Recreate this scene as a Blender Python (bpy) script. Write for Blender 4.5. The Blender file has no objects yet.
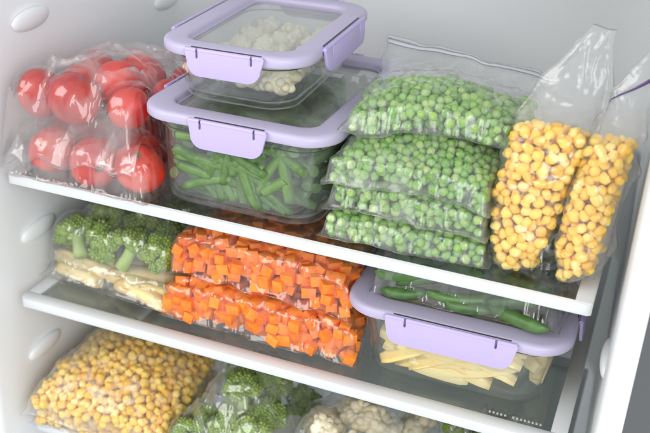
import bpy, bmesh, math, random
import numpy as np
from mathutils import Vector, Matrix, Euler, noise as mnoise

random.seed(7)
RNG = np.random.default_rng(11)
scene = bpy.context.scene
COL = scene.collection

# ------------------------------------------------------------------ camera
CAM_R = Vector((0.930825, 0.362519, 0.046310))
CAM_D = Vector((0.201982, -0.404690, -0.891868))
CAM_F = Vector((-0.304578, 0.839527, -0.449918))
CAM_C = Vector((0.51721, -0.61035, 0.35167))
cam_data = bpy.data.cameras.new('camera')
cam = bpy.data.objects.new('camera', cam_data)
COL.objects.link(cam)
m = Matrix.Identity(4)
for i in range(3):
    m[i][0] = CAM_R[i]; m[i][1] = -CAM_D[i]; m[i][2] = -CAM_F[i]; m[i][3] = CAM_C[i]
cam.matrix_world = m
cam_data.sensor_width = 36.0
cam_data.lens = 957.76 / 650 * 36
cam_data.clip_start = 0.01
cam_data.clip_end = 50
cam_data.dof.use_dof = True
cam_data.dof.focus_distance = 0.76
cam_data.dof.aperture_fstop = 7.0
scene.camera = cam

# ------------------------------------------------------------------ world, lamps, exposure
world = bpy.data.worlds.new('World')
scene.world = world
world.use_nodes = True
wb = world.node_tree.nodes['Background']
wb.inputs[0].default_value = (0.93, 0.97, 1.0, 1)
wb.inputs[1].default_value = 0.88

def area_lamp(name, loc, target, size, size_y, power, color):
    d = bpy.data.lights.new(name, 'AREA')
    d.shape = 'RECTANGLE'; d.size = size; d.size_y = size_y
    d.energy = power; d.color = color
    o = bpy.data.objects.new(name, d)
    COL.objects.link(o)
    o.location = loc
    o.rotation_euler = (Vector(target) - Vector(loc)).to_track_quat('-Z', 'Y').to_euler()
    return o
area_lamp('softbox_lamp', (-0.70, -1.15, 1.02), (0.25, 0.1, -0.05), 1.1, 1.1, 17, (1.0, 0.985, 0.96))
area_lamp('right_fill_lamp', (1.5, -1.7, 0.75), (0.25, 0.1, -0.05), 1.3, 1.5, 28, (0.97, 0.985, 1.0))  # added area fill from the right for the left wall, not a real window

vs = scene.view_settings
vs.view_transform = 'Standard'
vs.look = 'None'
vs.exposure = 0.05
vs.gamma = 1.0
scene.render.engine = 'CYCLES'
scene.cycles.max_bounces = 14
scene.cycles.diffuse_bounces = 5
scene.cycles.glossy_bounces = 4
scene.cycles.transmission_bounces = 8
scene.cycles.transparent_max_bounces = 40
scene.cycles.use_denoising = True
scene.cycles.sample_clamp_indirect = 6.0
scene.cycles.caustics_reflective = False
scene.cycles.caustics_refractive = False

# ------------------------------------------------------------------ materials
def new_mat(name):
    mt = bpy.data.materials.new(name)
    mt.use_nodes = True
    nt = mt.node_tree
    nt.nodes.clear()
    out = nt.nodes.new('ShaderNodeOutputMaterial')
    return mt, nt, out

def N(nt, typ, **kw):
    n = nt.nodes.new(typ)
    for k, v in kw.items():
        if k in n.inputs:
            n.inputs[k].default_value = v
        else:
            setattr(n, k, v)
    return n

def plastic(name, col, rough=0.4, bump=0.0, bscale=200, var=0.03, sss=0.0, vscale=9, spec=0.5):
    mt, nt, out = new_mat(name)
    b = N(nt, 'ShaderNodeBsdfPrincipled')
    tc = N(nt, 'ShaderNodeTexCoord')
    nz = N(nt, 'ShaderNodeTexNoise', Scale=vscale, Detail=4.0)
    nt.links.new(tc.outputs['Object'], nz.inputs['Vector'])
    mx = N(nt, 'ShaderNodeMix', data_type='RGBA')
    nt.links.new(nz.outputs['Fac'], mx.inputs[0])
    mx.inputs[6].default_value = tuple(c * (1 - var) for c in col) + (1,)
    mx.inputs[7].default_value = tuple(min(1, c * (1 + var)) for c in col) + (1,)
    nt.links.new(mx.outputs[2], b.inputs['Base Color'])
    rr = N(nt, 'ShaderNodeMapRange')
    rr.inputs[3].default_value = rough * 0.85; rr.inputs[4].default_value = rough * 1.15
    nt.links.new(nz.outputs['Fac'], rr.inputs[0])
    nt.links.new(rr.outputs[0], b.inputs['Roughness'])
    b.inputs['Specular IOR Level'].default_value = spec
    if sss:
        b.inputs['Subsurface Weight'].default_value = sss
        b.inputs['Subsurface Scale'].default_value = 0.004
    if bump:
        n2 = N(nt, 'ShaderNodeTexNoise', Scale=float(bscale), Detail=3.0)
        nt.links.new(tc.outputs['Object'], n2.inputs['Vector'])
        bp = N(nt, 'ShaderNodeBump', Strength=bump, Distance=0.002)
        nt.links.new(n2.outputs['Fac'], bp.inputs['Height'])
        nt.links.new(bp.outputs[0], b.inputs['Normal'])
    nt.links.new(b.outputs[0], out.inputs[0])
    return mt

def food(name, cols, rough=0.4, bump=0.15, bscale=300, sss=0.15, spot=None, spotscale=120):
    """natural colour variation: one random value per piece, plus fine mottling"""
    mt, nt, out = new_mat(name)
    b = N(nt, 'ShaderNodeBsdfPrincipled', Roughness=rough)
    oi = N(nt, 'ShaderNodeObjectInfo')
    ge = N(nt, 'ShaderNodeNewGeometry')
    ad = N(nt, 'ShaderNodeMath', operation='ADD')
    nt.links.new(oi.outputs['Random'], ad.inputs[0])
    nt.links.new(ge.outputs['Random Per Island'], ad.inputs[1])
    fr = N(nt, 'ShaderNodeMath', operation='FRACT')
    nt.links.new(ad.outputs[0], fr.inputs[0])
    cr = N(nt, 'ShaderNodeValToRGB')
    el = cr.color_ramp.elements
    while len(el) < len(cols):
        el.new(0.5)
    for i, c in enumerate(cols):
        el[i].position = i / (len(cols) - 1)
        el[i].color = tuple(c) + (1,)
    nt.links.new(fr.outputs[0], cr.inputs[0])
    tc = N(nt, 'ShaderNodeTexCoord')
    nz = N(nt, 'ShaderNodeTexNoise', Scale=float(spotscale), Detail=3.0)
    nt.links.new(tc.outputs['Object'], nz.inputs['Vector'])
    mr = N(nt, 'ShaderNodeMapRange')
    mr.inputs[1].default_value = 0.38; mr.inputs[2].default_value = 0.72
    mr.inputs[3].default_value = 0.0; mr.inputs[4].default_value = 0.55
    nt.links.new(nz.outputs['Fac'], mr.inputs[0])
    mx = N(nt, 'ShaderNodeMix', data_type='RGBA')
    nt.links.new(mr.outputs[0], mx.inputs[0])
    nt.links.new(cr.outputs[0], mx.inputs[6])
    mx.inputs[7].default_value = tuple(spot or cols[-1]) + (1,)
    nt.links.new(mx.outputs[2], b.inputs['Base Color'])
    if sss:
        b.inputs['Subsurface Weight'].default_value = sss
        b.inputs['Subsurface Scale'].default_value = 0.003
    if bump:
        n2 = N(nt, 'ShaderNodeTexNoise', Scale=float(bscale), Detail=2.0)
        nt.links.new(tc.outputs['Object'], n2.inputs['Vector'])
        bp = N(nt, 'ShaderNodeBump', Strength=bump, Distance=0.001)
        nt.links.new(n2.outputs['Fac'], bp.inputs['Height'])
        nt.links.new(bp.outputs[0], b.inputs['Normal'])
    nt.links.new(b.outputs[0], out.inputs[0])
    return mt

def schlick(nt, f0, normal=None):
    """reflectance of a thin clear sheet, the same from either side"""
    lw = N(nt, 'ShaderNodeLayerWeight', Blend=0.5)
    if normal is not None: nt.links.new(normal, lw.inputs['Normal'])
    pw = N(nt, 'ShaderNodeMath', operation='POWER'); pw.inputs[1].default_value = 5.0
    nt.links.new(lw.outputs['Facing'], pw.inputs[0])
    ma = N(nt, 'ShaderNodeMath', operation='MULTIPLY_ADD'); ma.inputs[1].default_value = 1 - f0; ma.inputs[2].default_value = f0
    nt.links.new(pw.outputs[0], ma.inputs[0])
    return ma

def film(name, haze=0.08, rough=0.10, gain=2.4, bump=0.5, tint=(0.985, 0.985, 0.985), wscale=55.0, dry=0.10):
    """thin clear polythene: see-through, glossy on its wrinkles, a little milky"""
    mt, nt, out = new_mat(name)
    tc = N(nt, 'ShaderNodeTexCoord')
    n1 = N(nt, 'ShaderNodeTexNoise', Scale=wscale, Detail=4.0, Distortion=1.6)
    n1.noise_type = 'RIDGED_MULTIFRACTAL'
    n2 = N(nt, 'ShaderNodeTexNoise', Scale=wscale * 0.45, Detail=3.0, Distortion=0.8)
    nt.links.new(tc.outputs['Object'], n1.inputs['Vector'])
    nt.links.new(tc.outputs['Object'], n2.inputs['Vector'])
    ad = N(nt, 'ShaderNodeMath', operation='MULTIPLY_ADD')
    ad.inputs[1].default_value = 0.35
    nt.links.new(n1.outputs['Fac'], ad.inputs[0]); nt.links.new(n2.outputs['Fac'], ad.inputs[2])
    bp = N(nt, 'ShaderNodeBump', Strength=bump, Distance=0.004)
    nt.links.new(ad.outputs[0], bp.inputs['Height'])
    fz = schlick(nt, 0.045, bp.outputs[0])
    mu = N(nt, 'ShaderNodeMath', operation='MULTIPLY'); mu.inputs[1].default_value = gain
    mu.use_clamp = True
    nt.links.new(fz.outputs[0], mu.inputs[0])
    mi = N(nt, 'ShaderNodeMath', operation='MINIMUM'); mi.inputs[1].default_value = 0.42
    nt.links.new(mu.outputs[0], mi.inputs[0])
    tr = N(nt, 'ShaderNodeBsdfTransparent', Color=tint + (1,))
    gl = N(nt, 'ShaderNodeBsdfAnisotropic', Roughness=rough)
    gl.inputs['Color'].default_value = (1, 1, 1, 1)
    nt.links.new(bp.outputs[0], gl.inputs['Normal'])
    m1 = N(nt, 'ShaderNodeMixShader')
    nt.links.new(mi.outputs[0], m1.inputs[0]); nt.links.new(tr.outputs[0], m1.inputs[1]); nt.links.new(gl.outputs[0], m1.inputs[2])
    df = N(nt, 'ShaderNodeBsdfDiffuse'); df.inputs['Color'].default_value = (0.9, 0.91, 0.9, 1)
    tl = N(nt, 'ShaderNodeBsdfTranslucent'); tl.inputs['Color'].default_value = (0.9, 0.91, 0.9, 1)
    mh = N(nt, 'ShaderNodeMixShader'); mh.inputs[0].default_value = 0.4
    nt.links.new(df.outputs[0], mh.inputs[1]); nt.links.new(tl.outputs[0], mh.inputs[2])
    hz = N(nt, 'ShaderNodeMapRange')
    hz.inputs[1].default_value = 0.3; hz.inputs[2].default_value = 0.75
    hz.inputs[3].default_value = haze * 0.35; hz.inputs[4].default_value = haze * 1.9
    nt.links.new(n2.outputs['Fac'], hz.inputs[0])
    at = N(nt, 'ShaderNodeAttribute'); at.attribute_name = 'clearance'     # film that touches the moist food looks clear
    ah = N(nt, 'ShaderNodeMath', operation='MULTIPLY_ADD'); ah.inputs[1].default_value = dry
    nt.links.new(at.outputs['Fac'], ah.inputs[0]); nt.links.new(hz.outputs[0], ah.inputs[2])
    m2 = N(nt, 'ShaderNodeMixShader')
    nt.links.new(ah.outputs[0], m2.inputs[0]); nt.links.new(m1.outputs[0], m2.inputs[1]); nt.links.new(mh.outputs[0], m2.inputs[2])
    nt.links.new(m2.outputs[0], out.inputs[0])
    return mt

def clear_glass(name, tint=(0.93, 0.96, 0.95), rough=0.03, haze=0.0, f0=0.04):
    mt, nt, out = new_mat(name)
    fz = schlick(nt, f0)
    tr = N(nt, 'ShaderNodeBsdfTransparent', Color=tint + (1,))
    gl = N(nt, 'ShaderNodeBsdfAnisotropic', Roughness=rough)
    gl.inputs['Color'].default_value = (1, 1, 1, 1)
    m1 = N(nt, 'ShaderNodeMixShader')
    nt.links.new(fz.outputs[0], m1.inputs[0]); nt.links.new(tr.outputs[0], m1.inputs[1]); nt.links.new(gl.outputs[0], m1.inputs[2])
    last = m1
    if haze:
        tc = N(nt, 'ShaderNodeTexCoord')
        nz = N(nt, 'ShaderNodeTexNoise', Scale=38.0, Detail=4.0)
        nt.links.new(tc.outputs['Object'], nz.inputs['Vector'])
        hz = N(nt, 'ShaderNodeMapRange')
        hz.inputs[1].default_value = 0.3; hz.inputs[2].default_value = 0.7
        hz.inputs[3].default_value = haze * 0.5; hz.inputs[4].default_value = haze * 1.5
        nt.links.new(nz.outputs['Fac'], hz.inputs[0])
        df = N(nt, 'ShaderNodeBsdfDiffuse'); df.inputs['Color'].default_value = (0.86, 0.88, 0.87, 1)
        m2 = N(nt, 'ShaderNodeMixShader')
        nt.links.new(hz.outputs[0], m2.inputs[0]); nt.links.new(m1.outputs[0], m2.inputs[1]); nt.links.new(df.outputs[0], m2.inputs[2])
        last = m2
    nt.links.new(last.outputs[0], out.inputs[0])
    return mt

MAT = dict(
    liner=plastic('fridge_liner_white', (0.85, 0.86, 0.87), 0.42, bump=0.03, bscale=90, var=0.015),
    trim=plastic('shelf_trim_white', (0.66, 0.675, 0.685), 0.3, var=0.02),
    rail=plastic('shelf_rail_grey', (0.55, 0.56, 0.57), 0.35, var=0.02),
    backdrop=plastic('backdrop_grey', (0.16, 0.165, 0.17), 0.8, var=0.05, vscale=3),
    lid=plastic('lilac_lid', (0.475, 0.43, 0.585), 0.40, bump=0.02, bscale=400, var=0.02),
    latch=plastic('lilac_latch', (0.49, 0.41, 0.69), 0.36, bump=0.02, bscale=400, var=0.02),
    dark_line=plastic('dark_line_grey', (0.06, 0.06, 0.065), 0.5, var=0.05),  # dark grey for the glass ledge line and the shade in the hinge gaps
    shelf_glass=clear_glass('shelf_glass', (0.76, 0.785, 0.77), 0.05, haze=0.012, f0=0.07),
    box_glass=clear_glass('container_glass', (0.92, 0.938, 0.93), 0.03, haze=0.026, f0=0.06),
    window=clear_glass('lid_window', (0.90, 0.915, 0.91), 0.09, haze=0.07),
    print=plastic('pale_print', (0.55, 0.55, 0.52), 0.6, var=0.02),
    film=film('clear_film', 0.045, 0.18, 1.6, 0.50, dry=0.20),
    film_red=film('clear_film_tight', 0.014, 0.12, 1.6, 0.7, wscale=42.0, dry=0.21),
    film_milky=film('milky_film', 0.07, 0.20, 1.6, 0.55, dry=0.24),
    film_crumple=film('crumpled_film', 0.02, 0.11, 2.0, 0.9, wscale=36.0, dry=0.10),
    film_carrot=film('clear_film_carrot', 0.010, 0.11, 1.7, 0.8, wscale=42.0, dry=0.08),
    zip=plastic('zip_purple', (0.10, 0.055, 0.18), 0.4),
    zip_clear=plastic('zip_grey', (0.45, 0.46, 0.5), 0.4),
    tomato=food('tomato_skin', [(0.36, 0.005, 0.010), (0.52, 0.010, 0.014), (0.70, 0.04, 0.020)], 0.38, 0.10, 3, 0.0, (0.70, 0.07, 0.02), 1.1),
    pea=food('pea_skin', [(0.11, 0.26, 0.035), (0.16, 0.36, 0.05), (0.22, 0.42, 0.07), (0.36, 0.50, 0.14)], 0.5, 0.6, 2.6, 0.0, (0.36, 0.52, 0.20), 1.1),
    corn=food('corn_skin', [(0.88, 0.46, 0.025), (0.93, 0.56, 0.05), (0.95, 0.64, 0.09), (0.95, 0.72, 0.20)], 0.42, 0.2, 2.2, 0.0, (0.95, 0.68, 0.18), 0.9),
    carrot=food('carrot_flesh', [(0.86, 0.17, 0.012), (0.92, 0.22, 0.018), (0.95, 0.28, 0.03)], 0.55, 0.5, 4, 0.0, (0.95, 0.34, 0.06), 2.0),
    bean=food('bean_skin', [(0.055, 0.12, 0.028), (0.085, 0.17, 0.042), (0.14, 0.24, 0.075)], 0.45, 0.3, 260, 0.0, (0.20, 0.30, 0.12), 130),
    bean_cut=plastic('bean_cut_end', (0.17, 0.28, 0.09), 0.5, 0.2, 500, 0.15),
    pod=food('pod_skin', [(0.030, 0.085, 0.016), (0.05, 0.13, 0.024), (0.085, 0.19, 0.04)], 0.4, 0.2, 200, 0.0, (0.15, 0.26, 0.09), 90),
    fries=food('potato_flesh', [(0.85, 0.60, 0.21), (0.90, 0.69, 0.29), (0.93, 0.76, 0.40)], 0.45, 0.2, 300, 0.2, (0.92, 0.78, 0.50), 60),
    cauli=food('cauliflower_curd', [(0.80, 0.68, 0.42), (0.86, 0.76, 0.52), (0.90, 0.82, 0.62)], 0.6, 0.35, 9, 0.0, (0.92, 0.86, 0.70), 4),
    broccoli=food('broccoli_buds', [(0.15, 0.26, 0.04), (0.23, 0.36, 0.055), (0.35, 0.46, 0.09)], 0.6, 0.4, 12, 0.0, (0.34, 0.46, 0.10), 3),
    stem=food('broccoli_stem', [(0.36, 0.50, 0.14), (0.44, 0.56, 0.19)], 0.5, 0.2, 6, 0.0, (0.50, 0.60, 0.26), 2),
    core=plastic('stem_scar', (0.18, 0.12, 0.03), 0.7),
)

# ------------------------------------------------------------------ helpers
def link_mesh(name, verts, faces, mat, parent=None, smooth=True):
    me = bpy.data.meshes.new(name)
    me.from_pydata([tuple(v) for v in verts], [], faces)
    me.update()
    return link_me(name, me, mat, parent, smooth)

def link_me(name, me, mat, parent=None, smooth=True):
    if mat is not None and not me.materials:
        me.materials.append(mat)
    if smooth:
        me.polygons.foreach_set('use_smooth', [True] * len(me.polygons))
    o = bpy.data.objects.new(name, me)
    COL.objects.link(o)
    o.parent = parent
    return o

def link_bm(name, bm, mat, parent=None, smooth=True):
    me = bpy.data.meshes.new(name)
    bm.normal_update()
    bm.to_mesh(me); bm.free()
    return link_me(name, me, mat, parent, smooth)

def empty(name, loc=(0, 0, 0), rz=0.0):
    o = bpy.data.objects.new(name, None)
    o.empty_display_size = 0.02
    COL.objects.link(o)
    o.location = loc; o.rotation_euler = (0, 0, rz)
    return o

def tag(o, label, cat, group=None, kind=None):
    o['label'] = label
    if cat: o['category'] = cat
    if group: o['group'] = group
    if kind: o['kind'] = kind
    return o

def auto_smooth(o, ang=35):
    me = o.data
    bm = bmesh.new(); bm.from_mesh(me)
    for e in bm.edges:
        if len(e.link_faces) == 2 and e.calc_face_angle(0) > math.radians(ang):
            e.smooth = False
    bm.to_mesh(me); bm.free()

def rrect(w, d, r, n=9):
    r = max(min(r, w / 2 - 1e-4, d / 2 - 1e-4), 1e-4)
    pts = []
    for cx, cy, a0 in ((w/2-r, d/2-r, 0), (-w/2+r, d/2-r, 90), (-w/2+r, -d/2+r, 180), (w/2-r, -d/2+r, 270)):
        for k in range(n):
            a = math.radians(a0 + 90 * k / (n - 1))
            pts.append((cx + r * math.cos(a), cy + r * math.sin(a)))
    return pts

def loft(rings, close=False, cap0=True, cap1=True):
    """rings: list of loops of 3-D points with equal counts"""
    verts, faces = [], []
    n = len(rings[0])
    for rg in rings:
        verts += list(rg)
    R = len(rings)
    for i in range(R if close else R - 1):
        j = (i + 1) % R
        for k in range(n):
            k2 = (k + 1) % n
            faces.append((i*n+k, i*n+k2, j*n+k2, j*n+k))
    if not close:
        if cap0: faces.append(tuple(range(n))[::-1])
        if cap1: faces.append(tuple((R-1)*n + k for k in range(n)))
    return verts, faces

def box_bm(bm, x0, x1, y0, y1, z0, z1, bev=0.0, seg=2):
    r = bmesh.ops.create_cube(bm, size=1)
    for v in r['verts']:
        v.co = Vector(((x0+x1)/2 + v.co.x*(x1-x0), (y0+y1)/2 + v.co.y*(y1-y0), (z0+z1)/2 + v.co.z*(z1-z0)))
    if bev:
        es = list({e for v in r['verts'] for e in v.link_edges})
        bmesh.ops.bevel(bm, geom=es, offset=bev, segments=seg, profile=0.5, affect='EDGES')

def ext_profile(prof, x0, x1, nseg=1):
    """extrude a closed (y,z) profile along x"""
    rings = []
    for i in range(nseg + 1):
        x = x0 + (x1 - x0) * i / nseg
        rings.append([(x, y, z) for y, z in prof])
    return loft(rings)

# ------------------------------------------------------------------ the refrigerator cabinet
def make_liner():
    """rounded U-shaped white liner with its wide front edges and a ceiling and floor"""
    inner = []
    XL, XR, YB, RC = -0.006, 0.508, 0.36, 0.045
    fl, fr = -0.012, 0.519       # the opening is a little wider than the back
    yf = -0.035
    inner.append((fl - 0.020, yf))
    for k in range(6):           # rounded front edge on the left
        a = math.radians(90 * k / 5)
        inner.append((fl - 0.010 + 0.010 * math.sin(a), yf + 0.010 - 0.010 * math.cos(a)))
    for k in range(1, 8):
        t = k / 8
        inner.append((fl + (XL - fl) * t, yf + 0.01 + (YB - RC - yf - 0.01) * t))
    for k in range(13):
        a = math.radians(180 - 90 * k / 12)
        inner.append((XL + RC + RC * math.cos(a), YB - RC + RC * math.sin(a)))
    for k in range(1, 10):
        inner.append((XL + RC + (XR - XL - 2 * RC) * k / 10, YB))
    for k in range(13):
        a = math.radians(90 - 90 * k / 12)
        inner.append((XR - RC + RC * math.cos(a), YB - RC + RC * math.sin(a)))
    for k in range(1, 8):
        t = k / 8
        inner.append((XR + (fr - XR) * t, YB - RC + (yf + 0.01 - YB + RC) * t))
    for k in range(6):
        a = math.radians(90 - 90 * k / 5)
        inner.append((fr + 0.008 - 0.008 * math.sin(a), yf + 0.010 - 0.010 * math.cos(a)))
    inner.append((fr + 0.014, yf))
    outer = [(0.537, yf + 0.004), (0.537, 0.42), (-0.05, 0.42), (-0.05, yf + 0.004)]
    loop = inner + outer
    zs = [-0.48, -0.2, 0.1, 0.40, 0.66]
    rings = [[(x, y, z) for x, y in loop] for z in zs]
    v, f = loft(rings, cap0=True, cap1=True)
    o = link_mesh('fridge_cabinet', v, f, MAT['liner'])
    auto_smooth(o, 30)
    o['kind'] = 'structure'
    o['label'] = 'white moulded refrigerator interior with rounded back corners'
    return o
cabinet = make_liner()
bm = bmesh.new(); box_bm(bm, -0.03, 0.53, -0.02, 0.38, -0.50, -0.475)
fl_o = link_bm('fridge_floor', bm, MAT['liner'], smooth=False); fl_o['kind'] = 'structure'
bm = bmesh.new(); box_bm(bm, -0.03, 0.53, -0.02, 0.38, 0.40, 0.43)  # unseen from the camera; set low so that it shades the back wall
fl_o = link_bm('fridge_ceiling', bm, MAT['liner'], smooth=False); fl_o['kind'] = 'structure'
bm = bmesh.new(); box_bm(bm, -2.5, 3.5, 0.9, 0.93, -1.6, 2.2)
bd = link_bm('background_wall', bm, MAT['backdrop'], smooth=False); bd['kind'] = 'structure'

def support_mesh():
    """a moulded shelf support: a long tongue that tapers out of the wall"""
    verts, faces = [], []
    nu, nv = 20, 10
    for i in range(nu + 1):
        t = i / nu
        y = -0.026 + 0.052 * t
        prof = math.sqrt(max(0.0, 1 - (2 * t - 1) ** 2))
        for j in range(nv + 1):
            a = math.pi * j / nv
            px = 0.0065 * prof * math.sin(a) ** 0.7
            pz = 0.0100 * prof * math.cos(a)
            verts.append((px, y, pz + 0.004 * (px / 0.0075)))
    for i in range(nu):
        for j in range(nv):
            a = i * (nv + 1) + j
            faces.append((a, a + nv + 1, a + nv + 2, a + 1))
    me = bpy.data.meshes.new('shelf_support')
    me.from_pydata(verts, [], faces)
    me.polygons.foreach_set('use_smooth', [True] * len(me.polygons))
    me.materials.append(MAT['liner'])
    return me
sup = support_mesh()
for (x, y, z, s) in ((-0.0105, 0.066, 0.118, 1), (-0.007, 0.295, 0.085, 1), (-0.011, 0.050, -0.080, 1), (-0.011, 0.042, -0.208, 1),
                     (-0.007, 0.295, -0.08, 1), (0.518, 0.062, 0.118, -1), (0.509, 0.295, 0.10, -1), (0.518, 0.055, -0.075, -1), (0.518, 0.04, -0.205, -1)):
    o = bpy.data.objects.new('shelf_support', sup)
    COL.objects.link(o)
    o.parent = cabinet
    o.location = (x, y, z)
    o.scale = (s, 1.0, 1.0)

def make_shelf(z, lip, label, narrow=False):
    """glass shelf: pane, moulded front trim, side rails, back trim. lip = depth of the flat trim in front of the pane"""
    root = empty('fridge_shelf', (0.25, 0.17, z))
    tag(root, label, 'shelf', 'glass shelves of the refrigerator')
    def put(o):
        o.location = (-0.25, -0.17, -z)
        return o
    # front trim profile (y, z)
    h = 0.0105
    prof = [(lip, z - h + 0.002), (0.003, z - h), (0.0009, z - h + 0.0008), (0.0, z - h + 0.003), (0.0, z - 0.003),
            (0.0008, z - 0.0009), (0.003, z), (lip - 0.0012, z - 0.0002), (lip, z - 0.001)]
    rings = []
    xs = [0.0, 0.0008, 0.0025, 0.006]
    xs = xs + [0.5 - x for x in reversed(xs)]
    ins = [0.005, 0.0025, 0.0008, 0.0]
    ins = ins + ins[::-1]
    for x, i in zip(xs, ins):
        rings.append([(x, max(y, i), zz) if y < lip else (x, y, zz) for y, zz in prof])
    v, f = loft(rings)
    o = put(link_mesh('front_trim', v, f, MAT['trim'], root)); auto_smooth(o, 40)
    bm = bmesh.new(); box_bm(bm, 0.0125, 0.4875, lip - 0.0008, 0.325, z - 0.0058, z - 0.0018, 0.0004, 1)
    put(link_bm('glass_pane', bm, MAT['shelf_glass'], root, smooth=False))
    for x0, x1, in ((0.0, 0.0128), (0.4872, 0.5)):
        bm = bmesh.new(); box_bm(bm, x0, x1, lip + 0.0002, 0.33, z - h + 0.003, z - 0.0004, 0.0012)
        o = put(link_bm('side_rail', bm, MAT['trim'], root)); auto_smooth(o)
    bm = bmesh.new(); box_bm(bm, 0.0130, 0.4870, 0.3252, 0.335, z - h, z + 0.004, 0.0012)
    o = put(link_bm('back_rail', bm, MAT['trim'], root)); auto_smooth(o)
    return root
Z1, Z2, Z3 = 0.0, -0.126, -0.270
shelf1 = make_shelf(Z1, 0.0042, 'white trimmed glass shelf holding the tomatoes, peas and the two stacked boxes')
shelf2 = make_shelf(Z2, 0.0140, 'white trimmed glass shelf holding the carrots and the potato strip box')
shelf3 = make_shelf(Z3, 0.0140, 'white trimmed glass shelf under the corn and cauliflower bags')
# faint printed mark on the middle pane, too small to read
bm = bmesh.new()
xx = 0.437
for k in range(14):
    if k == 5: xx += 0.0035; continue
    box_bm(bm, xx, xx + 0.0017, 0.0185, 0.0205, Z2 - 0.0017, Z2 - 0.0015)
    box_bm(bm, xx + 0.0002 * (k % 3), xx + 0.0009, 0.0185 + 0.0006 * (k % 2), 0.0212, Z2 - 0.00148, Z2 - 0.0014)
    xx += 0.0031
o = link_bm('glass_print', bm, MAT['print'], shelf2, smooth=False)
o.location = (-0.25, -0.17, -Z2)

# ------------------------------------------------------------------ numeric noise fields
def vnoise(shape_xy, seed):
    """value noise sampled at arrays (x, y)"""
    x, y = shape_xy
    rs = np.random.default_rng(seed)
    tab = rs.random((64, 64))
    xi = np.floor(x).astype(int); yi = np.floor(y).astype(int)
    fx = x - xi; fy = y - yi
    fx = fx * fx * (3 - 2 * fx); fy = fy * fy * (3 - 2 * fy)
    a = tab[xi % 64, yi % 64]; b = tab[(xi + 1) % 64, yi % 64]
    c = tab[xi % 64, (yi + 1) % 64]; d = tab[(xi + 1) % 64, (yi + 1) % 64]
    return (a * (1 - fx) + b * fx) * (1 - fy) + (c * (1 - fx) + d * fx) * fy

def ridges(x, y, scale, ang, stretch, seed):
    ca, sa = math.cos(ang), math.sin(ang)
    wx = vnoise((x * scale * 0.5 + 7, y * scale * 0.5 + 3), seed + 50) * 1.3
    u = (x * ca + y * sa) * scale + wx
    v = (-x * sa + y * ca) * scale / stretch + wx
    n = vnoise((u + 11.3, v + 5.7), seed)
    r = 1 - np.abs(2 * n - 1)
    return r ** 3

# ------------------------------------------------------------------ item shapes
def ico(sub, sx=1, sy=1, sz=1, wob=0.0, seed=0, wscale=1.5):
    bm = bmesh.new()
    bmesh.ops.create_icosphere(bm, subdivisions=sub, radius=1.0)
    for v in bm.verts:
        p = v.co.copy()
        k = 1 + wob * mnoise.noise(p * wscale + Vector((seed * 3.1, seed * 1.7, 0)))
        v.co = Vector((p.x * sx * k, p.y * sy * k, p.z * sz * k))
    return bm

def me_from(bm, name, mats):
    me = bpy.data.meshes.new(name)
    bm.normal_update(); bm.to_mesh(me); bm.free()
    me.polygons.foreach_set('use_smooth', [True] * len(me.polygons))
    for mm in mats: me.materials.append(mm)
    return me

def pea_meshes():
    out = []
    for s in range(4):
        bm = ico(3, 1, 0.97, 0.94, 0.20 if s < 3 else 0.36, s, 1.4 if s < 3 else 2.4)
        out.append(me_from(bm, 'green_pea', [MAT['pea']]))
    return out

def corn_meshes():
    out = []
    for s in range(5):
        bm = ico(3, 1.0, 0.92, 0.74, 0.30, s + 9, 1.15)
        for v in bm.verts:   # one end pinched like a kernel tip
            t = max(0, v.co.x)
            v.co.y *= 1 - 0.42 * t * t; v.co.z *= 1 - 0.25 * t * t
            if v.co.x < -0.6: v.co.x = -0.6 + (v.co.x + 0.6) * 0.55
        out.append(me_from(bm, 'corn_kernel', [MAT['corn']]))
    return out

def cube_meshes():
    out = []
    for s, (a, b, c) in enumerate(((1, 1, 1), (1.15, 0.95, 0.95), (1.3, 0.9, 0.9), (0.9, 1.0, 0.85), (1.75, 0.9, 0.85))):
        bm = bmesh.new()
        bmesh.ops.create_cube(bm, size=1.0)
        rs = random.Random(s)
        for v in bm.verts:
            v.co = Vector((v.co.x * a + rs.uniform(-.035, .035), v.co.y * b + rs.uniform(-.035, .035), v.co.z * c + rs.uniform(-.035, .035)))
        bmesh.ops.bevel(bm, geom=list(bm.edges), offset=0.045, segments=2, profile=0.5, affect='EDGES')
        me = me_from(bm, 'carrot_cube', [MAT['carrot']])
        out.append(me)
    return out

def stick_mesh(name, l, w, h, mat, bend, seed, round_=0.0014):
    """cut potato strip: square section, slightly bowed, rounded edges"""
    rs = random.Random(seed)
    n = 8; rings = []
    sec = rrect(w, h, round_, 3)
    for i in range(n + 1):
        t = i / n
        x = (t - 0.5) * l
        k = 1.0 - 0.25 * (abs(2 * t - 1) ** 6)
        dz = bend * (1 - (2 * t - 1) ** 2)
        dy = rs.uniform(-.0002, .0002)
        rings.append([(x, p[0] * k + dy, p[1] * k + dz) for p in sec])
    v, f = loft(rings)
    me = bpy.data.meshes.new(name); me.from_pydata(v, [], f); me.update()
    me.polygons.foreach_set('use_smooth', [len(p.vertices) == 4 for p in me.polygons])
    me.materials.append(mat)
    return me

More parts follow.
